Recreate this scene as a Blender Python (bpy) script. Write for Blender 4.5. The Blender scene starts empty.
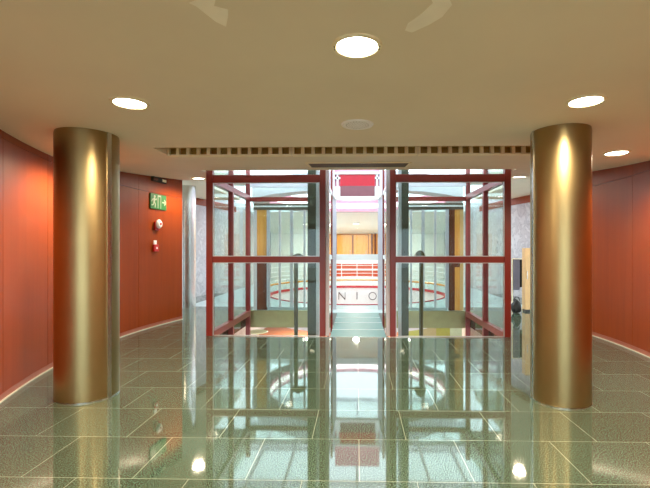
import bpy, bmesh, math, random
from mathutils import Vector, Matrix
random.seed(7)
sc = bpy.context.scene
COL = sc.collection
PI = math.pi

# ------------------------------------------------------------------ camera model (used only to derive real-world sizes)
F, PX, PY, H, YAW = 415.0, 347.6, 250.0, 1.51, math.radians(1.3)
def wx(px, Y):
    u = (px-PX)/F
    return Y*(u*math.cos(YAW)-math.sin(YAW))/(u*math.sin(YAW)+math.cos(YAW))
def wz(px, py, Y):
    u = (px-PX)/F
    return H+(PY-py)/F*Y/(u*math.sin(YAW)+math.cos(YAW))

# ------------------------------------------------------------------ materials
def lin(c):
    return tuple(((v/255)/12.92 if v/255 <= .04045 else ((v/255+.055)/1.055)**2.4) for v in c)+(1,)
def new_mat(name):
    m = bpy.data.materials.new(name); m.use_nodes = True
    nt = m.node_tree; return m, nt, nt.nodes['Principled BSDF']
def plain(name, rgb, rough=.5, metal=0, spec=.5, coat=0, var=.06, scale=6, emit=None, es=0):
    m, nt, b = new_mat(name)
    tc = nt.nodes.new('ShaderNodeTexCoord'); n = nt.nodes.new('ShaderNodeTexNoise')
    n.inputs['Scale'].default_value = scale; n.inputs['Detail'].default_value = 4
    nt.links.new(tc.outputs['Object'], n.inputs['Vector'])
    r = nt.nodes.new('ShaderNodeValToRGB')
    c = lin(rgb)
    r.color_ramp.elements[0].position = .3; r.color_ramp.elements[1].position = .7
    r.color_ramp.elements[0].color = tuple(v*(1-var) for v in c[:3])+(1,)
    r.color_ramp.elements[1].color = tuple(min(1, v*(1+var)) for v in c[:3])+(1,)
    nt.links.new(n.outputs['Fac'], r.inputs['Fac']); nt.links.new(r.outputs['Color'], b.inputs['Base Color'])
    b.inputs['Roughness'].default_value = rough; b.inputs['Metallic'].default_value = metal
    b.inputs['Specular IOR Level'].default_value = spec; b.inputs['Coat Weight'].default_value = coat
    b.inputs['Coat Roughness'].default_value = .12
    if emit:
        b.inputs['Emission Color'].default_value = lin(emit); b.inputs['Emission Strength'].default_value = es
    return m
def wood(name, c1, c2, rough=.32, coat=.35, scale=2.2):
    m, nt, b = new_mat(name)
    tc = nt.nodes.new('ShaderNodeTexCoord'); mp = nt.nodes.new('ShaderNodeMapping')
    mp.inputs['Scale'].default_value = (9, 9, .55)
    nt.links.new(tc.outputs['Object'], mp.inputs['Vector'])
    n = nt.nodes.new('ShaderNodeTexNoise'); n.inputs['Scale'].default_value = scale; n.inputs['Detail'].default_value = 7
    n.inputs['Distortion'].default_value = .5
    nt.links.new(mp.outputs['Vector'], n.inputs['Vector'])
    r = nt.nodes.new('ShaderNodeValToRGB')
    r.color_ramp.elements[0].position = .3; r.color_ramp.elements[1].position = .72
    r.color_ramp.elements[0].color = lin(c1); r.color_ramp.elements[1].color = lin(c2)
    nt.links.new(n.outputs['Fac'], r.inputs['Fac']); nt.links.new(r.outputs['Color'], b.inputs['Base Color'])
    b.inputs['Roughness'].default_value = rough; b.inputs['Coat Weight'].default_value = coat
    b.inputs['Coat Roughness'].default_value = .16; b.inputs['Specular IOR Level'].default_value = .22
    return m
def glass(name, tint=(238, 247, 242), f0=.06):
    m = bpy.data.materials.new(name); m.use_nodes = True; nt = m.node_tree; nt.nodes.clear()
    o = nt.nodes.new('ShaderNodeOutputMaterial'); mix = nt.nodes.new('ShaderNodeMixShader')
    t = nt.nodes.new('ShaderNodeBsdfTransparent'); g = nt.nodes.new('ShaderNodeBsdfGlossy')
    lw = nt.nodes.new('ShaderNodeFresnel'); lw.inputs['IOR'].default_value = 1.42
    t.inputs['Color'].default_value = lin(tint); g.inputs['Roughness'].default_value = 0.0
    g.inputs['Color'].default_value = (.9, .95, .95, 1)
    ge = nt.nodes.new('ShaderNodeNewGeometry'); iv = nt.nodes.new('ShaderNodeMath'); iv.operation = 'SUBTRACT'; iv.inputs[0].default_value = 1
    mu = nt.nodes.new('ShaderNodeMath'); mu.operation = 'MULTIPLY'
    nt.links.new(ge.outputs['Backfacing'], iv.inputs[1]); nt.links.new(lw.outputs[0], mu.inputs[0]); nt.links.new(iv.outputs[0], mu.inputs[1])
    nt.links.new(mu.outputs[0], mix.inputs[0]); nt.links.new(t.outputs[0], mix.inputs[1]); nt.links.new(g.outputs[0], mix.inputs[2])
    nt.links.new(mix.outputs[0], o.inputs['Surface'])
    return m
def emis(name, rgb, s):
    m, nt, b = new_mat(name)
    b.inputs['Base Color'].default_value = lin(rgb); b.inputs['Emission Color'].default_value = lin(rgb)
    b.inputs['Emission Strength'].default_value = s
    return m

def granite():
    m, nt, b = new_mat('green_granite_tiles')
    tc = nt.nodes.new('ShaderNodeTexCoord'); mp = nt.nodes.new('ShaderNodeMapping')
    mp.inputs['Location'].default_value = (.36, -.31+6, 0)
    nt.links.new(tc.outputs['Object'], mp.inputs['Vector'])
    br = nt.nodes.new('ShaderNodeTexBrick')
    br.offset = .5; br.offset_frequency = 2; br.squash = 1
    br.inputs['Scale'].default_value = 1; br.inputs['Brick Width'].default_value = .75; br.inputs['Row Height'].default_value = .6
    br.inputs['Mortar Size'].default_value = .0022; br.inputs['Mortar Smooth'].default_value = .2
    br.inputs['Color1'].default_value = (0, 0, 0, 1); br.inputs['Color2'].default_value = (1, 1, 1, 1); br.inputs['Mortar'].default_value = (.5, .5, .5, 1)
    nt.links.new(mp.outputs['Vector'], br.inputs['Vector'])
    n1 = nt.nodes.new('ShaderNodeTexNoise'); n1.inputs['Scale'].default_value = 120; n1.inputs['Detail'].default_value = 3
    n2 = nt.nodes.new('ShaderNodeTexNoise'); n2.inputs['Scale'].default_value = 2.0; n2.inputs['Detail'].default_value = 4
    for n in (n1, n2): nt.links.new(tc.outputs['Object'], n.inputs['Vector'])
    r1 = nt.nodes.new('ShaderNodeValToRGB')
    e = r1.color_ramp.elements
    e[0].position = .36; e[0].color = lin((28, 48, 38)); e[1].position = .66; e[1].color = lin((118, 134, 118))
    e2 = e.new(.5); e2.color = lin((62, 84, 70))
    nt.links.new(n1.outputs['Fac'], r1.inputs['Fac'])
    # tile-to-tile and cloudy variation
    mx = nt.nodes.new('ShaderNodeMix'); mx.data_type = 'RGBA'; mx.blend_type = 'MULTIPLY'
    rv = nt.nodes.new('ShaderNodeValToRGB'); rv.color_ramp.elements[0].color = (.82, .82, .8, 1); rv.color_ramp.elements[1].color = (1.0, 1.0, 1.0, 1)
    nt.links.new(br.outputs['Color'], rv.inputs['Fac'])
    mx.inputs['Factor'].default_value = 1
    nt.links.new(r1.outputs['Color'], mx.inputs['A']); nt.links.new(rv.outputs['Color'], mx.inputs['B'])
    mo = nt.nodes.new('ShaderNodeMix'); mo.data_type = 'RGBA'
    nt.links.new(br.outputs['Fac'], mo.inputs['Factor']); nt.links.new(mx.outputs['Result'], mo.inputs['A'])
    mo.inputs['B'].default_value = lin((160, 166, 150))
    nt.links.new(mo.outputs['Result'], b.inputs['Base Color'])
    rr = nt.nodes.new('ShaderNodeMapRange'); rr.inputs['To Min'].default_value = .02; rr.inputs['To Max'].default_value = .055
    nt.links.new(n2.outputs['Fac'], rr.inputs['Value']); nt.links.new(rr.outputs['Result'], b.inputs['Roughness'])
    b.inputs['IOR'].default_value = 1.8
    return m
def marble():
    m, nt, b = new_mat('grey_veined_marble')
    tc = nt.nodes.new('ShaderNodeTexCoord')
    n = nt.nodes.new('ShaderNodeTexNoise'); n.inputs['Scale'].default_value = 3.2; n.inputs['Detail'].default_value = 9; n.inputs['Distortion'].default_value = 1.6
    nt.links.new(tc.outputs['Object'], n.inputs['Vector'])
    r = nt.nodes.new('ShaderNodeValToRGB'); e = r.color_ramp.elements
    e[0].position = .40; e[0].color = lin((186, 185, 188)); e[1].position = .62; e[1].color = lin((200, 199, 201))
    v = e.new(.485); v.color = lin((176, 175, 179)); v2 = e.new(.50); v2.color = lin((150, 148, 155)); v3 = e.new(.515); v3.color = lin((188, 187, 190))
    nt.links.new(n.outputs['Fac'], r.inputs['Fac']); nt.links.new(r.outputs['Color'], b.inputs['Base Color'])
    b.inputs['Roughness'].default_value = .3
    return m

M = {}
M['granite'] = granite(); M['marble'] = marble()
M['ceiling'] = plain('ceiling_paint', (234, 222, 195), .75, var=.03, scale=1.2)
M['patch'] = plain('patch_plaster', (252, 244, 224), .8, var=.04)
M['wood'] = wood('cherry_wood_panel', (136, 54, 2), (147, 61, 4), rough=.4, coat=.1, scale=1.1)
M['wood_gap'] = plain('wood_joint', (70, 24, 14), .6)
M['skirting'] = plain('skirting', (158, 92, 74), .35)
M['skirting_line'] = plain('skirting_metal', (205, 200, 185), .35)
M['amber'] = wood('amber_wood', (224, 150, 70), (240, 176, 96), coat=.15)
M['brown'] = wood('brown_wood', (92, 48, 34), (120, 66, 44), coat=.15)
M['brass'] = plain('brushed_brass_steel', (166, 146, 104), .36, metal=1, var=.05, scale=3)
M['steel'] = plain('brushed_steel', (205, 205, 200), .25, metal=1, var=.04)
M['fascia'] = plain('brass_fascia', (180, 180, 136), .35, metal=.7)
M['red'] = plain('oxide_red_paint', (118, 32, 22), .4, coat=.1, var=.05)
M['red_side'] = plain('oxide_red_sky_sheen', (140, 56, 60), .35, coat=.3, var=.05)  # same red as the front frame; sky sheen and haze put into the colour
M['glass'] = glass('clear_glass', (243, 248, 246)); M['glass_green'] = glass('green_edge_glass', (222, 240, 234))
M['white'] = plain('white_paint', (246, 245, 244), .5, var=.02)
M['lilac'] = plain('pale_grey_paint', (206, 202, 212), .45, var=.03)
M['olive'] = plain('olive_steel_paint', (84, 82, 52), .45, var=.1)
M['greycol'] = plain('dark_green_steel_paint', (58, 62, 46), .45, var=.1)
M['silver'] = plain('light_steel', (190, 194, 200), .35, metal=.5)
M['teal'] = plain('teal_glass_deck', (108, 146, 144), .4, spec=.4, var=.05)
M['dark'] = plain('dark_void', (46, 40, 32), .8)
M['mustard'] = plain('mustard_paint', (176, 142, 70), .7)
M['cream'] = plain('cream_metal', (244, 232, 196), .6)
M['grille'] = plain('grille_louvre', (104, 94, 82), .6)
M['crimson'] = plain('crimson_panel', (186, 16, 40), .4)
M['crimson_grey'] = plain('mauve_panel', (128, 76, 84), .4)
M['pink'] = plain('pink_paint', (232, 150, 172), .5)
M['red_trim'] = plain('red_trim', (206, 40, 56), .4)
M['letter'] = plain('letter_metal', (92, 88, 84), .4)
M['orange'] = plain('orange_red_laminate', (222, 84, 44), .35)
M['signgreen'] = plain('sign_green', (34, 104, 46), .4, emit=(64, 158, 74), es=.0)
M['signwhite'] = plain('sign_white', (160, 172, 150), .4, emit=(240, 245, 235), es=.0)
M['alarm_red'] = plain('alarm_red', (190, 30, 26), .35)
M['black'] = plain('black_plastic', (30, 29, 28), .5)
M['tan'] = plain('tan_laminate', (214, 176, 122), .5)
M['orangefloor'] = plain('terracotta_tiles', (158, 92, 60), .35, scale=3, var=.15)
M['yellow'] = plain('yellow_paint', (186, 188, 92), .5)
M['beige'] = plain('beige_fabric', (196, 184, 140), .7)
M['palegreen'] = plain('pale_green_laminate', (214, 228, 190), .4)
M['tealfloor'] = plain('pale_teal_floor', (184, 198, 200), .3)
M['curtain'] = plain('grey_blue_fabric', (142, 142, 160), .8)
M['lens'] = emis('lamp_lens', (255, 246, 228), 14)
M['lens_far'] = emis('far_lamp_lens', (255, 240, 215), 4)
M['cove'] = emis('cove_light', (255, 244, 246), 2.2)
M['wallpaint'] = plain('warm_wall_paint', (212, 192, 158), .7)
M['stone'] = plain('street_paving', (190, 186, 178), .8)

# ------------------------------------------------------------------ mesh helpers
class MB:
    def __init__(s): s.bm = bmesh.new()
    def box(s, x0, x1, y0, y1, z0, z1, mat=None):
        r = bmesh.ops.create_cube(s.bm, size=1)
        m = Matrix.Translation(((x0+x1)/2, (y0+y1)/2, (z0+z1)/2)) @ Matrix.Diagonal((abs(x1-x0), abs(y1-y0), abs(z1-z0), 1))
        if mat is not None: m = mat @ m
        bmesh.ops.transform(s.bm, matrix=m, verts=r['verts']); return s
    def beam(s, a, b, w, h=None, up=(0, 0, 1)):
        a, b = Vector(a), Vector(b); h = h or w
        d = b-a; L = d.length; yv = d.normalized(); xv = yv.cross(Vector(up))
        if xv.length < 1e-4: xv = yv.cross(Vector((1, 0, 0)))
        xv.normalize(); zv = xv.cross(yv)
        m = Matrix((xv, yv, zv)).transposed().to_4x4(); m.translation = (a+b)/2
        s.box(-w/2, w/2, -L/2, L/2, -h/2, h/2, m); return s
    def cyl(s, x, y, z0, z1, r, n=32, r2=None):
        q = bmesh.ops.create_cone(s.bm, cap_ends=True, segments=n, radius1=r, radius2=r if r2 is None else r2, depth=z1-z0)
        bmesh.ops.translate(s.bm, verts=q['verts'], vec=(x, y, (z0+z1)/2)); return s
    def tube(s, a, b, r, n=12):
        a, b = Vector(a), Vector(b); d = b-a
        q = bmesh.ops.create_cone(s.bm, cap_ends=True, segments=n, radius1=r, radius2=r, depth=d.length)
        m = d.to_track_quat('Z', 'Y').to_matrix().to_4x4(); m.translation = (a+b)/2
        bmesh.ops.transform(s.bm, matrix=m, verts=q['verts']); return s
    def lathe(s, prof, x=0, y=0, z=0, n=48, mat=None):
        rings = []
        for r, h in prof:
            rings.append([s.bm.verts.new((x+r*math.cos(2*PI*k/n), y+r*math.sin(2*PI*k/n), z+h)) for k in range(n)])
        for a, b in zip(rings, rings[1:]):
            for k in range(n): s.bm.faces.new((a[k], a[(k+1) % n], b[(k+1) % n], b[k]))
        vs = [v for r in rings for v in r]
        if mat is not None: bmesh.ops.transform(s.bm, matrix=mat, verts=vs)
        return s
    def sweep(s, path, prof, closed=False):
        """path: xy points; prof: closed list of (offset along left normal, z)"""
        n = len(path); rings = []
        for i, p in enumerate(path):
            a = path[(i-1) % n] if (closed or i > 0) else path[i]
            b = path[(i+1) % n] if (closed or i < n-1) else path[i]
            t = Vector((b[0]-a[0], b[1]-a[1])).normalized(); nv = Vector((-t.y, t.x))
            rings.append([s.bm.verts.new((p[0]+nv.x*o, p[1]+nv.y*o, z)) for o, z in prof])
        m = len(prof)
        for i in range(n if closed else n-1):
            A, B = rings[i], rings[(i+1) % n]
            for k in range(m): s.bm.faces.new((A[k], A[(k+1) % m], B[(k+1) % m], B[k]))
        if not closed:
            s.bm.faces.new(rings[0][::-1]); s.bm.faces.new(rings[-1])
        return s
    def prism(s, pts, z0, z1):
        a = [s.bm.verts.new((x, y, z0)) for x, y in pts]; b = [s.bm.verts.new((x, y, z1)) for x, y in pts]
        n = len(pts); s.bm.faces.new(a[::-1]); s.bm.faces.new(b)
        for k in range(n): s.bm.faces.new((a[k], a[(k+1) % n], b[(k+1) % n], b[k]))
        return s
    def quadprism(s, quad, t):
        """slab: four xyz corners (bottom face) thickened upward by t"""
        a = [s.bm.verts.new(p) for p in quad]; b = [s.bm.verts.new((p[0], p[1], p[2]+t)) for p in quad]
        s.bm.faces.new(a[::-1]); s.bm.faces.new(b)
        for k in range(4): s.bm.faces.new((a[k], a[(k+1) % 4], b[(k+1) % 4], b[k]))
        return s
    def build(s, name, mat, parent=None, bevel=0, smooth=False, loc=None):
        bmesh.ops.recalc_face_normals(s.bm, faces=s.bm.faces[:])
        if parent is not None and parent.type == 'EMPTY' and loc is None:
            bmesh.ops.transform(s.bm, matrix=parent.matrix_basis.inverted(), verts=s.bm.verts[:])
        elif parent is not None and parent.get('_root_inv'):
            pass
        me = bpy.data.meshes.new(name); s.bm.to_mesh(me); s.bm.free()
        o = bpy.data.objects.new(name, me); COL.objects.link(o); me.materials.append(mat)
        if parent is not None: o.parent = parent
        if loc is not None: o.location = loc
        if smooth:
            for p in me.polygons: p.use_smooth = True
            md = o.modifiers.new('es', 'EDGE_SPLIT'); md.split_angle = math.radians(35)
        if bevel:
            b = o.modifiers.new('bev', 'BEVEL'); b.width = bevel; b.segments = 2; b.limit_method = 'ANGLE'
        return o
def thing(name, label, cat, loc=(0, 0, 0), rz=0, group=None):
    o = bpy.data.objects.new(name, None); COL.objects.link(o)
    o.location = loc; o.rotation_euler = (0, 0, rz); o.empty_display_size = .1
    o.matrix_basis = Matrix.Translation(loc) @ Matrix.Rotation(rz, 4, 'Z')
    o['label'] = label; o['category'] = cat
    if group: o['group'] = group
    return o
def tag(o, label, cat, group=None):
    o['label'] = label; o['category'] = cat
    if group: o['group'] = group
    return o
def struct(o, label=None):
    o['kind'] = 'structure'
    if label: o['label'] = label
    return o
def sub(mb, name, mat, part, root, **k):
    """sub-part: geometry given in world coordinates, stored in the root's space under a part"""
    bmesh.ops.transform(mb.bm, matrix=root.matrix_basis.inverted(), verts=mb.bm.verts[:])
    return mb.build(name, mat, part, **k)
def dup(root, loc, label, name=None):
    r = root.copy(); COL.objects.link(r)
    r.location = loc; r['label'] = label
    for ch in list(root.children):
        c = ch.copy(); COL.objects.link(c); c.parent = r
        for g in list(ch.children):
            d = g.copy(); COL.objects.link(d); d.parent = c
    return r

# ------------------------------------------------------------------ setting
CE = 7.0                      # where the lobby ceiling stops
VX0, VX1 = wx(206, 7.21)-.0, wx(511.2, 7.21)     # lift opening
def cz(Y):                    # ceiling height
    if Y <= 5.3: return 2.71
    return 2.71+.0885*(min(Y, 10.9)-5.3)
def wallx(Y, s):
    if Y < 3.6: Y0 = 3.6
    else: Y0 = Y
    x = (4.09 if s < 0 else 4.17)-.067*(Y0-6.9)**2
    return s*x

# floor: lobby with two arms running past the lifts
b = MB()
b.box(-7.5, 7.5, -5.4, 7.19, -.3, 0)
b.box(-7.5, VX0-.001, 7.19, 11.0, -.3, 0); b.box(VX1+.001, 7.5, 7.19, 11.0, -.3, 0)
floor = struct(b.build('floor', M['granite']), 'polished green granite tile floor')
b = MB(); b.box(VX0, VX1, 7.19, 7.205, -.3, .004)
struct(b.build('trim_1', M['steel']), 'steel edge strip where the granite floor meets the lifts')

# ceiling with the vent slot cut out
X0v, PITCH, NH = wx(167.5, 5.19), .130, 12
MODS = [X0v, X0v+12*PITCH+.022, X0v+24*PITCH+.044]
MODL = 12*PITCH
XV1 = MODS[2]+MODL
HY0, HY1 = 4.82, 5.28
b = MB()
b.box(-7.5, 7.5, -5.4, HY0, 2.71, 2.95)
b.box(-7.5, X0v-.004, HY0, HY1, 2.71, 2.95); b.box(XV1+.004, 7.5, HY0, HY1, 2.71, 2.95)
for a in MODS[:-1]: b.box(a+MODL+.001, a+MODL+.021, 5.19, HY1, 2.705, 2.95); b.box(a+MODL+.001, a+MODL+.021, HY0, 5.19, 2.87, 2.95)
b.box(-7.5, 7.5, HY1, 5.3, 2.71, 2.95)
def slab(x0, x1, y0, y1): b.quadprism([(x0, y0, cz(y0)), (x1, y0, cz(y0)), (x1, y1, cz(y1)), (x0, y1, cz(y1))], .24)
slab(-7.5, 7.5, 5.3, CE)
slab(-7.5, VX0-.02, CE, 10.9); slab(VX1+.02, 7.5, CE, 10.9)
slab(-7.5, -3.95, 10.9, 14.0); slab(3.95, 7.5, 10.9, 14.0)
struct(b.build('ceiling', M['ceiling']), 'beige painted ceiling rising towards the lifts')

# curved wood walls, panel by panel
def wood_wall(s, name):
    sd = 'left' if s < 0 else 'right'
    yend = 8.96 if s < 0 else 8.4
    def pts(y0, y1, n=10):
        return [(wallx(y0+(y1-y0)*k/n, s), y0+(y1-y0)*k/n) for k in range(n+1)]
    bb = MB(); path = pts(-5.3, yend, 60); sg = 1 if s < 0 else -1
    def prof(o0, o1, z0, z1):
        a = [(o0, z0), (o1, z0), (o1, z1), (o0, z1)]
        return [(o*sg, z) for o, z in a]
    def wall_sweep(mb, path, o0, o1, z0, ztop):
        rings = []
        n = len(path)
        for i, p in enumerate(path):
            a = path[max(i-1, 0)]; c = path[min(i+1, n-1)]
            t = Vector((c[0]-a[0], c[1]-a[1])).normalized(); nv = Vector((-t.y, t.x))
            zt = ztop(p[1])
            rings.append([mb.bm.verts.new((p[0]+nv.x*o*sg, p[1]+nv.y*o*sg, z)) for o, z in ((o0, z0), (o1, z0), (o1, zt), (o0, zt))])
        for A, B in zip(rings, rings[1:]):
            for k in range(4): mb.bm.faces.new((A[k], A[(k+1) % 4], B[(k+1) % 4], B[k]))
        mb.bm.faces.new(rings[0][::-1]); mb.bm.faces.new(rings[-1])
    wall_sweep(bb, path, .03, .14, 0, lambda y: cz(y)+.05)
    root = struct(bb.build('wall_'+sd, M['wood_gap']), 'curved cherry wood panelled wall on the '+sd)
    seams = [-5.3, -4.0, -2.8, -1.6, -.4, .8, 2.0, 3.1, 4.1, 5.12, 6.3, 7.62, yend] if s < 0 else [-5.3, -4.0, -2.8, -1.6, -.4, .8, 2.0, 3.1, 4.2, 5.3, 6.35, 7.5, yend]
    for y0, y1 in zip(seams, seams[1:]):
        q = MB(); wall_sweep(q, pts(y0+.003, y1-.003, 8), 0, .03, .07, lambda y: 2.632)
        o = q.build('panel', M['wood'], root, smooth=True); o['kind'] = 'structure'
        q = MB(); wall_sweep(q, pts(y0+.003, y1-.003, 8), 0, .03, 2.638, lambda y: cz(y)+.04)
        o = q.build('panel', M['wood'], root, smooth=True); o['kind'] = 'structure'
    q = MB(); wall_sweep(q, pts(-5.3, yend, 60), -.004, .03, .012, lambda y: .068)
    struct(q.build('baseboard_'+sd, M['skirting']), 'pinkish skirting under the %s wood wall' % sd)
    q = MB(); wall_sweep(q, pts(-5.3, yend, 60), -.016, .02, 0.0, lambda y: .012)
    struct(q.build('trim_2' if s < 0 else 'trim_3', M['skirting_line']), 'pale metal floor strip along the %s wood wall' % sd)
    return root
wood_wall(-1, 'wall_left'); wood_wall(1, 'wall_right')

# front behind the camera: piers, lintel and a glazed opening added for daylight
b = MB()
for x0, x1 in ((-3.6, -3.1), (3.1, 3.6)): b.box(x0, x1, -5.4, -5.2, 0, 2.71)
b.box(-3.6, 3.6, -5.4, -5.2, 2.55, 2.71)
struct(b.build('wall_back', M['wallpaint']), 'painted entrance wall behind the viewer')
b = MB()
for x in (-3.07, -1.55, 0, 1.55, 3.07): b.box(x-.03, x+.03, -5.35, -5.25, 0, 2.55)
b.box(-3.1, 3.1, -5.35, -5.25, 2.5, 2.55); b.box(-3.1, 3.1, -5.35, -5.25, 0, .05)
wf = struct(b.build('window_1', M['red']), 'unseen wide glazed entrance added behind the viewer for daylight')
for x0, x1 in ((-3.04, -1.58), (-1.52, -.03), (.03, 1.52), (1.58, 3.04)):
    q = MB(); q.box(x0, x1, -5.306, -5.294, .05, 2.5); o = q.build('pane', M['glass'], wf); o['kind'] = 'structure'
b = MB(); b.box(-14, 14, -22, -5.4, -.35, -.05)
struct(b.build('ground', M['stone']), 'paved street outside the entrance')

# marble walls bounding the passage ends and the rotunda
mp = [(-6.6, 9.2), (-6.0, 10.8), (-5.33, 12.9), (-4.95, 14.5), (-4.7, 16), (-4.6, 18), (-4.6, 22.2)]
for s, nm in ((-1, 'left'), (1, 'right')):
    path = [(-s*x if s > 0 else x, y) for x, y in mp] if s < 0 else [(-x, y) for x, y in mp]
    sg = 1 if s < 0 else -1
    b = MB(); b.sweep(path, [(0, -2.4), (.2*sg, -2.4), (.2*sg, 3.42), (0, 3.42)])
    w = struct(b.build('wall_far_'+nm, M['marble']), 'grey veined marble wall at the end of the %s passage' % nm)
    b = MB(); b.sweep(path[:5], [(-.02*sg, 2.98), (.0, 2.98), (.0, 3.2), (-.02*sg, 3.2)])
    struct(b.build('trim_4' if s < 0 else 'trim_5', M['wood']), 'cherry wood band along the top of the %s marble wall' % nm)

# ------------------------------------------------------------------ rotunda behind the lifts
RC, RR = (0.0, 14.4), 3.0
def arc(r, a0, a1, n, c=RC): return [(c[0]+r*math.cos(a0+(a1-a0)*k/n), c[1]+r*math.sin(a0+(a1-a0)*k/n)) for k in range(n+1)]
circ = arc(RR, 0, 2*PI, 72)[:-1]
# level floor round the opening
def ring_slab(mb, r, outer, z0, z1, n=72):
    x0, x1, y0, y1 = outer
    def edge(a):
        dx, dy = math.cos(a), math.sin(a); t = 1e9
        if dx > 1e-6: t = min(t, (x1-RC[0])/dx)
        if dx < -1e-6: t = min(t, (x0-RC[0])/dx)
        if dy > 1e-6: t = min(t, (y1-RC[1])/dy)
        if dy < -1e-6: t = min(t, (y0-RC[1])/dy)
        return RC[0]+dx*t, RC[1]+dy*t
    angs = sorted([2*PI*k/n for k in range(n)]+[math.atan2(y-RC[1], x-RC[0]) % (2*PI) for x in (x0, x1) for y in (y0, y1)])
    m = len(angs)
    I0 = [mb.bm.verts.new((RC[0]+r*math.cos(a), RC[1]+r*math.sin(a), z0)) for a in angs]
    I1 = [mb.bm.verts.new((v.co.x, v.co.y, z1)) for v in I0]
    O0 = [mb.bm.verts.new((*edge(a), z0)) for a in angs]; O1 = [mb.bm.verts.new((v.co.x, v.co.y, z1)) for v in O0]
    for k in range(m):
        j = (k+1) % m
        for A, B in ((I0, I1), (I1, O1), (O1, O0), (O0, I0)): mb.bm.faces.new((A[k], A[j], B[j], B[k]))
b = MB(); ring_slab(b, RR+.02, (-4.58, 4.58, 10.02, 22.1), -.3, -.004)
struct(b.build('floor_rotunda', M['tealfloor']), 'pale floor round the rotunda opening')
for s, nm in ((-1, 'left'), (1, 'right')):
    b = MB(); b.box(min(s*4.585, s*6.6), max(s*4.585, s*6.6), 11.0, 14.4, -.3, -.002)
    struct(b.build('floor_passage_'+nm, M['granite']), 'granite floor at the far end of the %s passage' % nm)
b = MB(); b.sweep(arc(RR, 0, 2*PI, 72)[:-1], [(.0, -.78), (-.02, -.78), (-.02, -.07), (.0, -.07)], True)
struct(b.build('trim_6', M['white']), 'white curved fascia of the rotunda opening')
b = MB(); b.sweep(arc(RR, 0, 2*PI, 72)[:-1], [(.03, -.07), (-.03, -.07), (-.03, .02), (.03, .02)], True)
struct(b.build('trim_7', M['red_trim']), 'red curved edge band of the rotunda opening')
# brass fascia on the near edge of the rotunda floor
for k, (x0, x1) in enumerate(((VX0, -.62), (.66, VX1))):
    b = MB(); b.box(x0, x1, 9.98, 10.018, -.36, .05)
    struct(b.build('trim_%d' % (8+k), M['fascia']), 'brass fascia of the floor edge behind the %s lift' % ('left', 'right')[k])
# storey below
b = MB(); b.box(-4.6, 4.6, 7.0, 22.2, -2.6, -2.4)
struct(b.build('floor_lower', M['orangefloor']), 'terracotta floor of the storey below')
b = MB(); b.box(-4.6, 4.6, 7.0, 7.1, -2.4, -.3)
struct(b.build('wall_lower', M['white']), 'white wall of the storey below')
# upper ring gallery
b = MB(); b.sweep(circ, [(.0, 3.10), (-.55, 3.10), (-.55, 3.6), (.0, 3.6)], True)
struct(b.build('ceiling_gallery', M['lilac']), 'pale ring gallery over the rotunda')
for k, (za, zb_) in enumerate(((3.12, 3.26), (3.44, 3.58))):
    b = MB(); b.sweep(circ, [(.001, za), (.02, za), (.02, zb_), (.001, zb_)], True)
    struct(b.build('trim_%d' % (10+k), M['pink']), ('pink band under the ring of light', 'pink band over the ring of light')[k])
b = MB(); b.sweep(circ, [(.05, 3.27), (.001, 3.27), (.001, 3.43), (.05, 3.43)], True)
tag(b.build('cove_light', M['cove']), 'bright white ring of light between pink bands above the rotunda', 'light')
# far lobby
b = MB(); b.box(-4.58, 4.58, 22.0, 22.2, -2.4, 3.6)
struct(b.build('wall_far', M['white']), 'white end wall of the far lobby')
b = MB(); b.box(-1.9, 1.9, 21.96, 21.999, 0, 2.5)
struct(b.build('wall_far_panelling', M['amber']), 'amber wood panelling in the middle of the far lobby wall')
b = MB()
b.quadprism([(-4.5, 17.55, 3.12), (4.5, 17.55, 3.12), (4.5, 22.0, 2.36), (-4.5, 22.0, 2.36)], .2)
struct(b.build('ceiling_far', M['white']), 'sloping ceiling of the far lobby')
# door leaves and dark jamb on the amber wall
def far_door(name, x0, x1, lab):
    t = thing(name, lab, 'door', ((x0+x1)/2, 21.93, 0))
    q = MB(); q.box(x0, x1, 21.92, 21.955, 0, 2.3); q.build('door_leaf', M['amber'], t)
    q = MB(); q.box(x0-.03, x0, 21.91, 21.955, 0, 2.33); q.box(x1, x1+.03, 21.91, 21.955, 0, 2.33); q.box(x0, x1, 21.91, 21.955, 2.3, 2.33); q.build('door_frame', M['brown'], t)
    q = MB(); q.tube((x1-.1, 21.86, 1.0), (x1-.1, 21.86, 1.5), .014); q.box(x1-.11, x1-.09, 21.86, 21.925, 1.02, 1.04); q.box(x1-.11, x1-.09, 21.86, 21.925, 1.46, 1.48); q.build('door_handle', M['steel'], t)
far_door('double_door_leaf', wx(337, 22), wx(352, 22), 'left amber wood door leaf in the far lobby')
far_door('double_door_leaf', wx(353.5, 22), wx(368, 22), 'right amber wood door leaf in the far lobby')
for k, (a, c) in enumerate(((371.2, 372.6), (374.4, 376.2))):
    b = MB(); b.box(wx(a, 21.9), wx(c, 21.9), 21.86, 21.958, 0, 2.37)
    tag(b.build('wood_post', M['brown']), ('narrow dark wood post just right of the far amber doors', 'dark wood post furthest right on the far amber wall')[k], 'post')
# orange counter
t = thing('lobby_counter', 'long orange red counter with white bands in the far lobby', 'counter', (0, 20, 0))
for z0, z1 in ((.24, .54), (.62, .86)):
    q = MB(); q.box(-1.15, 1.15, 19.7, 20.2, z0, z1); q.build('front_panel', M['orange'], t)
for z0, z1 in ((0.0, .24), (.54, .62), (.86, .94)):
    q = MB(); q.box(-1.2, 1.2, 19.66, 20.22, z0, z1); q.build('white_band', M['white'], t)
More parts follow.
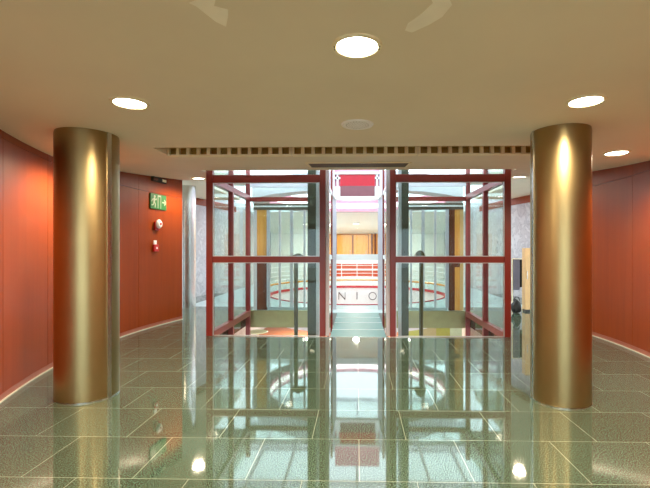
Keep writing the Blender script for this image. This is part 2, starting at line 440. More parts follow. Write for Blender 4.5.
# curved balustrade (far half and flanks)
t = thing('balustrade', 'white curved railing round the rotunda opening', 'railing', (0, 14.4, .0))
pa = arc(RR+.1, math.radians(-18), math.radians(198), 60)
for z, r in ((1.05, .028), (.86, .012), (.69, .016), (.53, .012), (.38, .016)):
    q = MB(); q.sweep(pa, [(r*math.cos(a), z+r*math.sin(a)) for a in [PI/4*k for k in range(8)]])
    q.build('rail', M['white'], t, smooth=True)
q = MB(); q.sweep(pa, [(.035*math.cos(a), .25+.035*math.sin(a)) for a in [PI/4*k for k in range(8)]])
q.build('wooden_rail', M['amber'], t, smooth=True)
for k in range(19):
    a = math.radians(-18+12*k); x, y = RC[0]+(RR+.13)*math.cos(a), RC[1]+(RR+.13)*math.sin(a)
    q = MB(); q.box(x-.015, x+.015, y-.015, y+.015, -.004, 1.05); q.build('post', M['white'], t)
# letters on the fascia
t = thing('fascia_sign', 'dark thin letters N I O on the white curved fascia', 'sign', (0, 17.37, -.55))
yf = lambda x: RC[1]+math.sqrt((RR-.011)**2-x*x)
def seg(mb, a, c, w=.04): mb.beam((a[0], yf(a[0]), a[1]), (c[0], yf(c[0]), c[1]), w, .02, (0, 1, 0))
zb, zt = wz(357, 299.5, 17.37), wz(357, 292.2, 17.37)
xn = wx(342, 17.37)
q = MB(); seg(q, (xn-.13, zb), (xn-.13, zt), .02); seg(q, (xn-.13, zt), (xn+.13, zb)); seg(q, (xn+.13, zb), (xn+.13, zt), .02); q.build('letter', M['letter'], t)
q = MB(); xi = wx(357, 17.37); seg(q, (xi, zb), (xi, zt)); q.build('letter', M['letter'], t)
xo = wx(372.5, 17.37); q = MB(); ro = (zt-zb)/2
pts = [(xo+ro*math.cos(2*PI*k/28), (zb+zt)/2+ro*math.sin(2*PI*k/28)) for k in range(29)]
for A, B in zip(pts, pts[1:]): seg(q, A, B, .03)
q.build('letter', M['letter'], t)

# skylight over the atrium
q = MB()
for x in [-5, -3.75, -2.5, -1.25, 0, 1.25, 2.5, 3.75, 5]: q.box(x-.04, x+.04, 6.6, 22.3, 6.4, 6.55)
for y in (6.7, 9.2, 11.7, 14.2, 16.7, 19.2, 22.2): q.box(-5.04, 5.04, y-.05, y+.05, 6.4, 6.6)
t = struct(q.build('window_2', M['lilac']), 'steel framed glass roof over the atrium')
q = MB(); q.box(-5.0, 5.0, 6.7, 22.2, 6.6, 6.615); o = q.build('roof_pane', M['glass'], t); o['kind'] = 'structure'
# upper storey side walls
for s, nm in ((-1, 'left'), (1, 'right')):
    b = MB(); b.box(min(s*5.0, s*5.2), max(s*5.0, s*5.2), 6.6, 22.3, 3.43, 4.6)
    struct(b.build('wall_upper_'+nm, M['white']), 'white upper parapet on the %s of the atrium' % nm)
b = MB(); b.box(-5.0, 5.0, 6.8, 6.95, 3.12, 4.4)
struct(b.build('wall_upper_front', M['white']), 'white upper wall over the lobby ceiling edge')

# ------------------------------------------------------------------ lift enclosures
def lift(s):
    nm = 'left' if s < 0 else 'right'
    if s < 0: ox0, ox1, ix0, ix1 = wx(206, 7.21), wx(212.5, 7.21), wx(319.6, 7.21), wx(325.4, 7.21)
    else:     ix0, ix1, ox0, ox1 = wx(390.1, 7.21), wx(395.9, 7.21), wx(504.8, 7.21), wx(511.2, 7.21)
    xo = (ox0+ox1)/2; xi = (ix0+ix1)/2
    YF0, YF1, YB, YM = 7.21, 7.31, 9.8, 8.47
    TOP = 3.4
    root = thing('glass_lift_enclosure', 'red framed glass lift enclosure on the %s of the glass bridge' % nm, 'lift', ((xo+xi)/2, 8.5, 0))
    P = lambda mb, n, m='red', **k: mb.build(n, M[m], root, **k)
    P(MB().box(ox0, ox1, YF0, YF1, .0045, TOP), 'front_post', bevel=.006)
    P(MB().box(ix0, ix1, YF0, YF1, .0045, TOP), 'front_post', bevel=.006)
    xa, xb = (ox1, ix0) if s < 0 else (ix1, ox0)
    P(MB().box(xa, xb, YF0+.005, YF1-.005, 2.69, 2.825), 'header', bevel=.006)
    P(MB().box(xa, xb, YF0+.005, YF1-.005, 1.292, 1.397), 'mid_rail', bevel=.006)
    P(MB().box(xa, xb, YF0+.005, YF1-.005, 3.3, TOP), 'header', bevel=.006)
    for z0, z1 in ((.006, 1.292), (1.397, 2.69), (2.825, 3.3)):
        g = P(MB().box(xa, xb, YF0+.045, YF0+.057, z0, z1), 'front_pane', 'glass')
    # silver beads round the front panes
    for z0, z1 in ((.006, 1.292), (1.397, 2.69)):
        q = MB()
        for x in (xa, xb-.012): q.box(x, x+.012, YF0+.01, YF0+.03, z0, z1)
        q.box(xa, xb, YF0+.01, YF0+.03, z0, z0+.012); q.box(xa, xb, YF0+.01, YF0+.03, z1-.012, z1)
        P(q, 'glazing_bead', 'silver')
    # outer side
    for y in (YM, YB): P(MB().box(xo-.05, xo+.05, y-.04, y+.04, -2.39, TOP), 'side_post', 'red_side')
    for y0, y1 in ((YF1, YM-.04), (YM+.04, YB-.04)):
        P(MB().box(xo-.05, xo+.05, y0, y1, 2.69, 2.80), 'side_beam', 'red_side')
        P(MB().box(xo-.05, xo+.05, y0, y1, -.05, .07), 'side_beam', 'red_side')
        P(MB().box(xo-.006, xo+.006, y0, y1, .07, 2.69), 'side_pane', 'glass')
        P(MB().box(xo-.006, xo+.006, y0, y1, 2.80, 3.3), 'side_pane', 'glass')
    # back
    bx0, bx1 = (xo+.05, xi-.05) if s < 0 else (xi+.05, xo-.05)
    P(MB().box(bx0, bx1, YB-.04, YB+.04, 2.66, 2.76), 'back_beam')
    P(MB().box(bx0, bx1, YB-.006, YB+.006, .07, 2.66), 'back_pane', 'glass')
    P(MB().box(bx0, bx1, YB-.03, YB+.03, 3.0, 3.09), 'back_beam', 'lilac')
    P(MB().box(bx0, bx1, YB-.006, YB+.006, 2.76, 3.0), 'back_pane', 'glass')
    # bridge side: posts, pale transom and clear panes
    for y in (8.66, YB): P(MB().box(xi-.023, xi+.023, y-.035, y+.035, -2.39, TOP), 'inner_post')
    for y0, y1 in ((YF1, 8.625), (8.695, YB-.035)):
        P(MB().box(xi-.015, xi+.015, y0, y1, 1.30, 1.39), 'transom', 'white')
        P(MB().box(xi-.015, xi+.015, y0, y1, 2.80, 2.88), 'transom', 'white')
        P(MB().box(xi-.006, xi+.006, y0, y1, .03, 1.30), 'inner_pane', 'glass')
        P(MB().box(xi-.006, xi+.006, y0, y1, 1.39, 2.80), 'inner_pane', 'glass')
    lx = ix1 if s < 0 else ix0-.062
    P(MB().box(lx+.001, lx+.061, YF1-.05, YF1+.02, .0045, TOP), 'inner_frame', 'lilac')
    # guide column and hydraulic piston standing in the shaft pit
    gx0, gx1 = (wx(308, 8.3), wx(316, 8.3)) if s < 0 else (wx(401.5, 8.3), wx(408.2, 8.3))
    t = thing('guide_column', 'dark green steel guide column inside the %s lift enclosure' % nm, 'column', ((gx0+gx1)/2, 8.3, -2.4))
    q = MB(); q.box(gx0, gx1, 8.22, 8.25, -2.4, 3.25); q.box(gx0, gx1, 8.35, 8.38, -2.4, 3.25); q.box((gx0+gx1)/2-.02, (gx0+gx1)/2+.02, 8.25, 8.35, -2.4, 3.25)
    q.build('web', M['greycol'], t)
    sx = gx1+.005 if s < 0 else gx0-.065
    q = MB(); q.box(sx, sx+.06, 8.25, 8.35, -2.4, 3.25); q.build('guide_rail', M['silver'], t)
    YP = 8.58; cx = wx(296, YP) if s < 0 else wx(421.2, YP)
    t = thing('lift_piston', 'olive hydraulic piston with a cap in the %s lift enclosure' % nm, 'piston', (cx, YP, -2.4))
    q = MB(); q.cyl(cx, YP, -2.4, 1.33, .042, 24); q.build('rod', M['olive'], t, smooth=True)
    q = MB()
    if s < 0:
        q.prism([(-.14, 0), (.14, 0), (.14, .05), (.02, .11), (-.02, .11), (-.14, .05)], -.08, .08)
        bmesh.ops.transform(q.bm, matrix=Matrix.Translation((cx+.05, YP, 1.33)) @ Matrix.Rotation(PI/2, 4, 'X'), verts=q.bm.verts[:])
        q.box(cx-.02, cx+.3, YP-.04, YP+.04, 1.33, 1.36)
    else:
        n = 14
        q.prism([(.11*math.cos(PI*k/n), .17*math.sin(PI*k/n)) for k in range(n+1)], -.07, .07)
        bmesh.ops.transform(q.bm, matrix=Matrix.Translation((cx-.03, YP, 1.33)) @ Matrix.Rotation(PI/2, 4, 'X'), verts=q.bm.verts[:])
        q.box(cx-.32, cx+.1, YP-.03, YP+.03, 1.33, 1.36)
    q.build('cap', M['olive'], t)
    return root
lift(-1); lift(1)

# glass bridge between the lifts
bx0, bx1 = wx(326.5, 7.21)+.06, wx(390, 7.21)-.06
t = thing('glass_bridge', 'pale teal glass bridge running between the two lifts', 'bridge', ((bx0+bx1)/2, 8.6, 0))
joints = [7.206, 7.87, 8.63, 9.3, 10.0]
for y0, y1 in zip(joints, joints[1:]):
    q = MB(); q.box(bx0, bx1, y0+.012, y1-.012, -.06, 0); q.build('deck_panel', M['teal'], t)
for y in joints[1:-1]:
    q = MB(); q.box(bx0, bx1, y-.012, y+.012, -.07, .003); q.build('joint_strip', M['white'], t)
for x in (bx0+.03, bx1-.03): q = MB(); q.box(x-.03, x+.03, 7.206, 10.0, -.22, -.06); q.build('bearer', M['lilac'], t)

# portal at the end of the bridge
PYY = 10.6
pl, pr = wx(334.5, PYY), wx(379.8, PYY)
t = thing('portal', 'white framed portal with a crimson panel beyond the glass bridge', 'portal', ((pl+pr)/2, PYY, 0))
for x in (pl-.03, pr+.03): q = MB(); q.box(x-.04, x+.04, PYY-.05, PYY+.05, -.004, 3.62); q.build('jamb', M['lilac'], t)
for x in (pl+.03, pr-.03): q = MB(); q.box(x-.02, x+.02, PYY-.05, PYY+.05, 0, 2.84); q.build('jamb_lining', M['lilac'], t)
z0, z1 = wz(357, 199.6, PYY), wz(357, 196.6, PYY)
q = MB(); q.box(pl+.01, pr-.01, PYY-.06, PYY+.06, z0, z1); q.build('head', M['white'], t)
q = MB(); q.box(pl+.05, pr-.05, PYY-.04, PYY+.04, 1.25, 1.40); q.build('transom', M['white'], t)
for x, dx in ((pl, -.03), (pr, .03)): q = MB(); q.beam((x, PYY-.06, (z0+z1)/2), (x+dx, 9.86, (z0+z1)/2), .05, .05); q.build('arm', M['white'], t)
zr0, zr1, zr2 = wz(357, 196.6, PYY), wz(357, 186, PYY), wz(357, 174.5, PYY)
xr0, xr1 = wx(340.2, PYY), wx(374.8, PYY)
q = MB(); q.box(xr0, xr1, PYY-.02, PYY+.02, zr1, zr2); q.build('crimson_panel', M['crimson'], t)
q = MB(); q.box(xr0, xr1, PYY-.02, PYY+.02, zr0, zr1); q.build('mauve_panel', M['crimson_grey'], t)
for x0, x1 in ((pl+.01, xr0), (xr1, pr-.01)):
    q = MB(); q.box(x0, x1, PYY-.04, PYY+.04, zr0, zr0+.25)
    q.box((x0+x1)/2-.02, (x0+x1)/2+.02, PYY-.04, PYY+.04, zr0+.25, zr2); q.box(x0, x1, PYY-.04, PYY+.04, zr2-.12, zr2-.07)
    q.build('bracket', M['white'], t)
q = MB(); q.box(pl+.01, pr-.01, PYY+.045, PYY+.06, zr0, zr2+.6); q.build('pink_panel', M['pink'], t)
q = MB(); q.box(pl+.01, pr-.01, PYY-.06, PYY+.04, zr2, zr2+.05); q.build('top_rail', M['white'], t)
q = MB(); q.box(pl+.05, pr-.05, PYY-.006, PYY+.006, 1.40, z0); q.build('pane', M['glass'], t)
q = MB(); q.box(pl+.05, pr-.05, PYY-.006, PYY+.006, 0, 1.25); q.build('pane', M['glass'], t)

# glazed screens standing on the rotunda floor behind the lifts
def screen(s):
    nm = 'left' if s < 0 else 'right'; Y = 10.45
    X = lambda p: wx(p, Y)
    cx = X(283 if s < 0 else 434)
    t = thing('glazed_screen', 'pale glazed screen with an amber door behind the %s lift' % nm, 'screen', (cx, Y, 0))
    zt0, zt1 = wz(283, 210, Y), wz(283, 203.5, Y)
    if s < 0: m = [268.5, 279.8, 291.6, 304.5, 318]; end0, end1, d0, d1 = 254, 318, 257.2, 267.4
    else: m = [398, 411, 423, 435.2, 447]; end0, end1, d0, d1 = 398, 463, 454.4, 459.6
    q = MB(); q.box(X(end0), X(end1), Y-.05, Y+.05, zt0, zt1); q.build('header', M['grille'], t)
    q = MB(); q.box(X(end0), X(end1), Y-.07, Y-.05, (zt0+zt1)/2-.015, (zt0+zt1)/2+.02); q.build('header_strip', M['white'], t)
    for p in m:
        w = .055 if p in (268.5, 447, 291.6, 423) else .03
        q = MB(); q.box(X(p)-w/2-.01, X(p)+w/2+.01, Y-.04, Y+.04, .07, zt0); q.build('mullion', M['lilac'], t)
    q = MB(); q.box(X(m[0]), X(m[-1]), Y-.045, Y+.045, 0, .07); q.build('sill', M['silver'], t)
    for a, c in zip(m, m[1:]):
        q = MB(); q.box(X(a)+.04, X(c)-.04, Y-.006, Y+.006, .07, zt0); q.build('pane', M['glass'], t)
    if s < 0:
        q = MB(); q.box(X(d0), X(d1), Y-.03, Y+.03, 1.28, zt0); q.build('door_upper_panel', M['amber'], t)
        q = MB(); q.box(X(d0), X(d1), Y-.03, Y+.03, 0, 1.28); q.build('door_lower_panel', M['brown'], t)
        q = MB(); q.box(X(254), X(d0), Y-.04, Y+.04, 0, zt0); q.build('door_jamb', M['lilac'], t)
    else:
        q = MB(); q.box(X(d0), X(d1), Y-.03, Y+.03, 1.2, zt0); q.build('door_upper_panel', M['amber'], t)
        q = MB(); q.box(X(d0), X(d1), Y-.03, Y+.03, 0, 1.08); q.build('door_lower_panel', M['amber'], t)
        q = MB(); q.box(X(d0), X(d1), Y-.03, Y+.03, 1.08, 1.2); q.build('door_rail', M['brown'], t)
        q = MB(); q.box(X(448.6), X(d0), Y-.04, Y+.04, 0, zt0); q.build('door_side_panel', M['brown'], t)
        q = MB(); q.box(X(d1), X(463), Y-.04, Y+.04, 0, zt0); q.build('door_jamb', M['tan'], t)
screen(-1); screen(1)

# ------------------------------------------------------------------ columns
def column(X, Y, r, lab, seam, mat, ztop, sw=.16):
    t = thing('column', lab, 'column', (X, Y, 0), 0)
    q = MB(); q.lathe([(.001, .012), (r-.006, .012), (r, .02), (r, ztop-.02), (r-.004, ztop-.02), (r-.004, ztop+.02), (.001, ztop+.02)], X, Y, 0, 96); q.build('shaft', M[mat], t, smooth=True)
    q = MB(); q.lathe([(.001, 0), (r+.003, 0), (r+.003, .012), (.001, .012)], X, Y, 0, 96); q.build('base_ring', M['steel'], t, smooth=True)
    if seam is not None:
        q = MB(); a0 = seam
        pa = [(X+(r+.004)*math.cos(a0+sw*k/8), Y+(r+.004)*math.sin(a0+sw*k/8)) for k in range(9)]
        q.sweep(pa, [(-.004, .014), (.004, .014), (.004, ztop), (-.004, ztop)]); q.build('cover_strip', M['steel'], t, smooth=True)
column(-2.815, 4.275, .294, 'big brushed brass column on the left of the lobby', math.radians(-22), 'brass', 2.71)
column(2.055, 4.245, .278, 'big brushed brass column on the right of the lobby', math.radians(-180), 'brass', 2.71, .12)
column(wx(184.3, 10.8), 10.8, .285, 'distant steel column at the end of the left wood wall', None, 'steel', cz(10.8))

# ------------------------------------------------------------------ ceiling fittings
def downlight(x, y, r=.118, first=[None], lab='', tilt=0):
    z = cz(y)
    if first[0] is None:
        t = thing('downlight', lab, 'ceiling light', (x, y, z), 0, 'recessed downlights')
        q = MB(); q.lathe([(r, -.003), (r+.006, -.012), (r+.027, -.010), (r+.03, 0), (r, 0)], x, y, z, 48); q.build('trim_ring', M['cream'], t, smooth=True)
        q = MB(); q.lathe([(.001, -.004), (r, -.004), (r, -.001), (.001, -.001)], x, y, z, 48); q.build('lens', M['lens'], t, smooth=True)
        for a in (-.12, .12, PI-.12, PI+.12):
            q = MB(); q.cyl(x+(r+.015)*math.cos(a), y+(r+.015)*math.sin(a), z-.016, z-.010, .004, 8); q.build('screw', M['black'], t)
        first[0] = t
    else:
        t = dup(first[0], (x, y, z), lab)
    if y > 5.3:
        t.rotation_euler = (math.atan(.0885), 0, 0)
    ld = bpy.data.lights.new('downlight_lamp', 'SPOT'); ld.energy = LAMP*(.6 if y > 8 else 1); ld.color = (1.0, .80, .55); ld.spot_size = math.radians(165); ld.spot_blend = .6; ld.shadow_soft_size = .1
    lo = bpy.data.objects.new('downlight_lamp', ld); COL.objects.link(lo); lo.location = (x, y, z-.03)
    return t
LAMP = 150
for x, y, lab in [
    (0.0, 2.44, 'large lit downlight at the top centre of the ceiling'),
    (-1.85, 3.34, 'lit downlight in the ceiling ahead of the left brass column'),
    (1.84, 3.38, 'lit downlight in the ceiling ahead of the right brass column'),
    (3.2, 5.19, 'lit downlight between the right column and the right wood wall'),
    (-3.27, 8.5, 'small lit downlight over the left passage beside the lift'),
    (3.27, 8.45, 'small lit downlight over the right passage beside the lift'),
    (-3.24, 5.19, 'lit downlight hidden behind the left brass column'),
    (0.0, -.9, 'added unseen downlight above and behind the viewer'),  # from here on, unseen downlights added to light the lobby from behind
    (-1.86, .4, 'added unseen downlight above the left of the viewer'),
    (1.86, .4, 'added unseen downlight above the right of the viewer'),
    (-1.86, -2.6, 'added unseen downlight near the entrance on the left'),
    (1.86, -2.6, 'added unseen downlight near the entrance on the right')]:
    downlight(x, y, lab=lab)
# round white speaker
t = thing('ceiling_speaker', 'round white perforated speaker in the ceiling', 'speaker', (wx(357.3, 3.96), 3.96, 2.71))
x, y = t.location.x, 3.96
q = MB(); q.lathe([(.13, -.004), (.148, -.012), (.156, 0), (.13, 0)], x, y, 2.71, 48); q.build('rim', M['white'], t, smooth=True)
q = MB(); q.lathe([(.001, -.012), (.07, -.011), (.13, -.006), (.13, -.002), (.001, -.002)], x, y, 2.71, 48); q.build('grille', M['white'], t, smooth=True)
q = MB(); 
for rr in (.03, .055, .08, .105):
    for k in range(int(rr*220)):
        a = 2*PI*k/int(rr*220); q.cyl(x+rr*math.cos(a), y+rr*math.sin(a), 2.71-.0135, 2.71-.008, .0025, 6)
q.build('perforation', M['grille'], t)
# slot vents
VL = ['slot vent in the ceiling, left of three along the row', 'slot vent in the ceiling, middle one over the grey grille', 'slot vent in the ceiling, right one meeting the brass column']
for k, x0 in enumerate(MODS):
    t = thing('slot_vent', VL[k], 'vent', (x0+MODL/2, (HY0+HY1)/2, 2.71), 0, 'slot vents across the ceiling')
    YW = 5.19
    q = MB()
    q.box(x0, x0+MODL, YW, HY1, 2.700, 2.716)
    for i in range(13):
        xx = x0+i*PITCH; w = .042 if 0 < i < 12 else .021
        a = xx-.021 if i else xx
        q.box(a, a+w, YW, YW+.05, 2.716, 2.80)
    q.build('web', M['cream'], t)
    q = MB(); q.box(x0, x0+MODL, HY1-.02, HY1, 2.716, 2.80); q.build('back_plate', M['mustard'], t)
    q = MB(); q.box(x0, x0+MODL, HY0, YW, 2.86, 2.90); q.box(x0, x0+MODL, YW, HY1, 2.80, 2.90); q.box(x0, x0+MODL, HY0, HY0+.01, 2.71, 2.86); q.build('duct', M['mustard'], t)
# grille over the bridge entrance
gy0, gy1 = 5.98, 6.55
gx0, gx1 = wx(306.5, 5.98), wx(410.5, 5.98)
zg = lambda y: cz(y)
t = thing('ceiling_grille', 'long grey air grille set in the ceiling above the bridge entrance', 'grille', ((gx0+gx1)/2, 6.25, zg(6.25)))
q = MB()
def gb(x0, x1, y0, y1, a, c): q.quadprism([(x0, y0, zg(y0)-a), (x1, y0, zg(y0)-a), (x1, y1, zg(y1)-a), (x0, y1, zg(y1)-a)], a-c)
gb(gx0-.02, gx0+.02, gy0-.02, gy1+.02, .012, 0); gb(gx1-.02, gx1+.02, gy0-.02, gy1+.02, .012, 0); gb(gx0, gx1, gy0-.02, gy0+.01, .012, 0); gb(gx0, gx1, gy1-.01, gy1+.03, .012, 0)
q.build('frame', M['cream'], t)
q = MB()
for k in range(14):
    yy = gy0+.02+k*(gy1-gy0-.04)/14
    gb(gx0+.02, gx1-.02, yy, yy+.022, .010, .002)
q.build('louvre', M['grille'], t)
q = MB(); gb(gx0+.02, gx1-.02, gy0+.01, gy1-.01, .002, .0); q.build('backing', M['grille'], t)
# plaster repairs
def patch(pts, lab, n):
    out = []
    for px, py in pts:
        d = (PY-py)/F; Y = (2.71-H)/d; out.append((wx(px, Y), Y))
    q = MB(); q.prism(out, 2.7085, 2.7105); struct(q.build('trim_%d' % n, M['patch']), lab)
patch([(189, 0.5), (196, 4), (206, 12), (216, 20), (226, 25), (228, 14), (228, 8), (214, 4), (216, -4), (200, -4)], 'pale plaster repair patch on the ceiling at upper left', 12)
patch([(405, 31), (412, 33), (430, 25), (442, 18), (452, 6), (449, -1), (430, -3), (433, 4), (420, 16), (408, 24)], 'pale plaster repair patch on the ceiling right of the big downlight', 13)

# ------------------------------------------------------------------ things on the left wall
def wall_frame(Y, s=-1, off=.0):
    x = wallx(Y, s); dx = (wallx(Y+.01, s)-wallx(Y-.01, s))/.02
    ty = Vector((dx, 1, 0)).normalized()      # along wall, away from the viewer
    nn = Vector((1, -dx, 0)).normalized()*(-s if s > 0 else 1)
    return Vector((x, Y, 0)), ty, nn
def wall_thing(name, lab, cat, Y, z, group=None):
    p, ty, nn = wall_frame(Y)
    t = thing(name, lab, cat, (p.x, p.y, z), 0, group)
    m = Matrix((ty, Vector((0, 0, 1)), nn)).transposed().to_4x4()   # local: x along, y up, z out
    m.translation = Vector((p.x, p.y, z)); return t, m
YS = 8.19
t, m = wall_thing('exit_sign', 'green exit sign with running figure and arrow on the left wood wall', 'sign', YS, wz(160, 202, YS))
q = MB(); q.box(-.25, .245, -.15, .15, .002, .03, m); q.build('sign_plate', M['signgreen'], t, bevel=.004)
q = MB(); q.box(-.04, -.02, -.13, .13, .03, .034, m); q.box(-.02, .06, .10, .13, .03, .034, m); q.box(.05, .065, -.13, .13, .03, .034, m); q.build('doorway_mark', M['signwhite'], t)
q = MB()
q.lathe([(.001, 0), (.026, 0), (.026, .004), (.001, .004)], 0, 0, 0, 16, m @ Matrix.Translation((-.13, .095, .03)))
for a, c, w in (((-.135, .07), (-.15, -.01), .045), ((-.14, .05), (-.09, .03), .02), ((-.09, .03), (-.07, .06), .018), ((-.14, .055), (-.20, .03), .02), ((-.20, .03), (-.22, -.01), .018),
                ((-.15, -.01), (-.11, -.05), .026), ((-.11, -.05), (-.12, -.12), .024), ((-.155, -.01), (-.17, -.07), .026), ((-.17, -.07), (-.225, -.08), .024)):
    A = m @ Vector((a[0], a[1], .032)); B = m @ Vector((c[0], c[1], .032)); up = m.to_3x3() @ Vector((0, 0, 1))
    q.beam(A, B, w, .004, up)
q.build('running_figure', M['signwhite'], t)
q = MB(); q.box(.10, .19, -.014, .014, .03, .034, m)
for sgn in (1, -1):
    A = m @ Vector((.17, .055*sgn, .032)); B = m @ Vector((.225, 0, .032)); q.beam(A, B, .028, .004, m.to_3x3() @ Vector((0, 0, 1)))
q.build('arrow', M['signwhite'], t)
t, m = wall_thing('emergency_light', 'dark emergency light box above the green exit sign', 'light', YS, wz(160, 180.2, YS))
q = MB(); q.box(-.21, .21, -.045, .045, .002, .06, m); q.build('housing', M['dark'], t, bevel=.008)
for k in (-.13, .13):
    q = MB(); q.box(k-.07, k+.05, -.025, .025, .06, .075, m); q.build('lamp_window', M['brown'] if k < 0 else M['cream'], t, bevel=.004)
t, m = wall_thing('fire_alarm_sounder', 'round white and red fire alarm sounder under the exit sign', 'alarm', 8.16, wz(160.5, 224, 8.16))
q = MB(); q.box(-.085, .06, -.13, .05, .002, .04, m); q.build('base', M['alarm_red'], t, bevel=.01)
q = MB(); q.lathe([(.001, .04), (.085, .04), (.09, .06), (.06, .09), (.001, .095)], 0, 0, 0, 32, m); q.build('sounder_face', M['white'], t, smooth=True)
q = MB(); q.lathe([(.001, .094), (.024, .094), (.02, .105), (.001, .106)], 0, 0, 0, 24, m); q.build('centre_cap', M['alarm_red'], t, smooth=True)
t, m = wall_thing('fire_call_point', 'small red fire call point low on the left wood wall', 'alarm', 8.1, wz(160, 247, 8.1))
q = MB(); q.box(-.07, .07, -.09, .05, .002, .05, m); q.build('box', M['alarm_red'], t, bevel=.01)
q = MB(); q.box(-.05, .03, .05, .13, .002, .03, m); q.build('top_plate', M['white'], t, bevel=.006)
q = MB(); q.box(-.02, .02, -.04, .0, .05, .056, m); q.build('glass_front', M['white'], t)

# ------------------------------------------------------------------ corner beyond the right column
YN = 10.25
X = lambda p: wx(p, YN)
t = thing('tan_cabinet', 'tall narrow tan cabinet at the end of the right passage', 'cabinet', (X(526.5), YN, 0))
q = MB(); q.box(X(525.2), X(530.5), YN, YN+.2, .05, wz(526, 248, YN)); q.build('body', M['tan'], t, bevel=.005)
q = MB(); q.box(X(525.2)+.01, X(530.5)-.01, YN+.01, YN+.19, 0, .05); q.build('plinth', M['black'], t)
q = MB(); q.tube((X(525.2)+.04, YN-.03, .80), (X(525.2)+.04, YN-.03, 1.0), .008); q.box(X(525.2)+.034, X(525.2)+.046, YN-.03, YN+.004, .82, .83); q.box(X(525.2)+.034, X(525.2)+.046, YN-.03, YN+.004, .97, .98); q.build('handle', M['steel'], t)
YK = 10.8
X = lambda p: wx(p, YK)
t = thing('coat_stand', 'small rail of grey striped cloth beside the tan cabinet', 'rack', (X(517.5), YK, 0))
q = MB(); 
for p in (512.2, 522.6): q.tube((X(p), YK, .0), (X(p), YK, 1.28), .014)
q.tube((X(512.2), YK, 1.28), (X(522.6), YK, 1.28), .012); q.box(X(511.5), X(523), YK-.14, YK+.14, 0, .03)
q.build('frame', M['cream'], t)
q = MB()
n = 40; pa = [(X(512.9)+(X(519.3)-X(512.9))*k/n, YK+.03*math.sin(k*2*PI/8)) for k in range(n+1)]
q.sweep(pa, [(-.006, wz(516, 290, YK)), (.006, wz(516, 290, YK)), (.006, 1.27), (-.006, 1.27)]); q.build('striped_cloth', M['curtain'], t)
q = MB()
pa = [(X(519.8)+(X(522.2)-X(519.8))*k/10, YK+.02*math.sin(k*2*PI/5)) for k in range(11)]
q.sweep(pa, [(-.006, .55), (.006, .55), (.006, 1.26), (-.006, 1.26)]); q.build('black_cloth', M['black'], t)
BX = wx(516.6, 10.0)
t = thing('black_bag', 'black bag slumped on the floor beside the tan cabinet', 'bag', (BX, 10.0, 0))
q = MB(); r = bmesh.ops.create_uvsphere(q.bm, u_segments=20, v_segments=12, radius=1)
for v in r['verts']:
    c = v.co; k = 1+.12*math.sin(5*c.x+3*c.z)+.08*math.sin(7*c.y)
    v.co = Vector((BX+c.x*.11*k, 10.0+c.y*.11*k, max(0.0, .16+c.z*.17*k)))
q.build('sack', M['black'], t, smooth=True)
q = MB()
pa = [(BX+.07*math.cos(PI*k/10), .30+.09*math.sin(PI*k/10)) for k in range(11)]
for A, B in zip(pa, pa[1:]): q.tube((A[0], 10.0, A[1]), (B[0], 10.0, B[1]), .009, 8)
q.build('handle', M['black'], t)

# ------------------------------------------------------------------ storey below, glimpsed under the brass fascia
YT = 16.0
t = thing('round_table', 'round pale green table on the storey below', 'table', (wx(258, YT), YT, -2.4))
x = t.location.x
q = MB(); q.lathe([(.001, 0), (.36, 0), (.38, .02), (.36, .04), (.001, .04)], x, YT, -1.68, 40); q.build('tabletop', M['palegreen'], t, smooth=True)
q = MB(); q.lathe([(.001, 0), (.22, 0), (.2, .03), (.04, .05), (.035, .72), (.001, .72)], x, YT, -2.4, 24); q.build('pedestal', M['cream'], t, smooth=True)
YC = 17.0
t = thing('yellow_counter', 'yellow counter with beige front on the storey below', 'counter', (wx(425, YC), YC, -2.4))
q = MB(); q.box(wx(405, YC), wx(420, YC), YC, YC+.5, -2.4, -1.2); q.build('side_panel', M['yellow'], t)
q = MB(); q.box(wx(420, YC), wx(436, YC), YC-.05, YC+.45, -2.4, -1.45); q.build('front_panel', M['beige'], t)
q = MB(); q.box(wx(436, YC), wx(450, YC), YC, YC+.5, -2.4, -1.2); q.build('end_panel', M['yellow'], t)
q = MB(); q.box(wx(450, YC)+.005, wx(462, YC), YC+.02, YC+.5, -2.4, -1.25); q.build('low_panel', M['palegreen'], t)

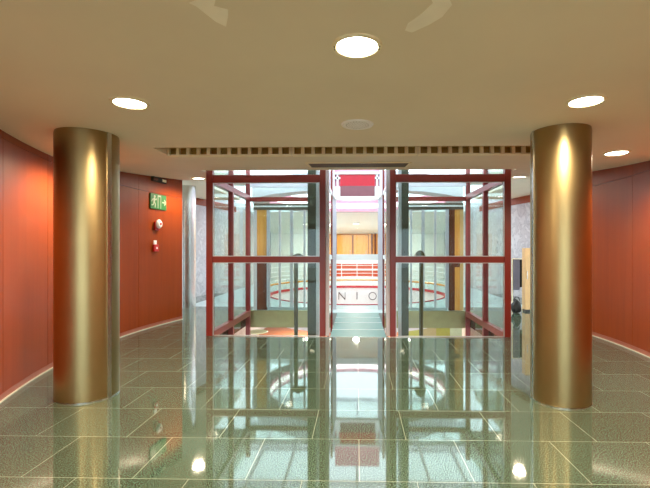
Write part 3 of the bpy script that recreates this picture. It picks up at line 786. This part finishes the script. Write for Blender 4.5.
# ------------------------------------------------------------------ light
w = bpy.data.worlds.new('World'); sc.world = w; w.use_nodes = True
bg = w.node_tree.nodes['Background']; bg.inputs['Color'].default_value = (.76, .89, 1.0, 1); bg.inputs['Strength'].default_value = 2.5
def lamp(name, loc, e, col, size, rot=(0, 0, 0)):
    ld = bpy.data.lights.new(name, 'AREA'); ld.energy = e; ld.color = col; ld.shape = 'DISK'; ld.size = size
    o = bpy.data.objects.new(name, ld); COL.objects.link(o); o.location = loc; o.rotation_euler = rot; return o
# far lobby downlights; the outer two are added to brighten behind the screens
for px, lab in ((356, 'tiny downlight in the far lobby ceiling above the amber doors'), (306, 'added far lobby downlight brightening the space behind the left glazed screen'), (407, 'added far lobby downlight brightening the space behind the right glazed screen')):
    fx = wx(px, 19.6)
    t = thing('downlight', lab, 'ceiling light', (fx, 19.6, 2.74))
    q = MB(); q.lathe([(.001, 0), (.15, 0), (.15, .02), (.001, .02)], fx, 19.6, 2.735, 32); q.build('lens', M['lens_far'], t)
    q = MB(); q.lathe([(.15, 0), (.18, 0), (.18, .06), (.15, .06)], fx, 19.6, 2.735, 32); q.build('trim_ring', M['white'], t)
    lamp('lobby_lamp', (fx, 19.6, 2.70), 45 if px == 356 else 40, (1, .86, .68), .3)
for x, y in ((-2.4, 12.5), (2.4, 12.5), (-2.6, 18.6), (2.6, 18.6)):
    lamp('lower_storey_fill', (x, y, -.9), 115, (1, .9, .75), .5)  # bare lights without fittings, added to brighten the storey below

cam = bpy.data.cameras.new('Camera'); co = bpy.data.objects.new('Camera', cam); COL.objects.link(co)
co.location = (0, 0, H); co.rotation_euler = (PI/2, 0, YAW)
cam.sensor_width = 36; cam.lens = F/650*36
cam.shift_x = -(PX-325)/650; cam.shift_y = (PY-244)/650
cam.clip_start = .05; cam.clip_end = 200
sc.camera = co
vs = sc.view_settings; vs.view_transform = 'Standard'; vs.look = 'None'; vs.gamma = 1; vs.use_curve_mapping = False; vs.exposure = 1.13
sc.cycles.transparent_max_bounces = 40; sc.cycles.max_bounces = 10; sc.cycles.use_denoising = True
sc.cycles.sample_clamp_indirect = 6
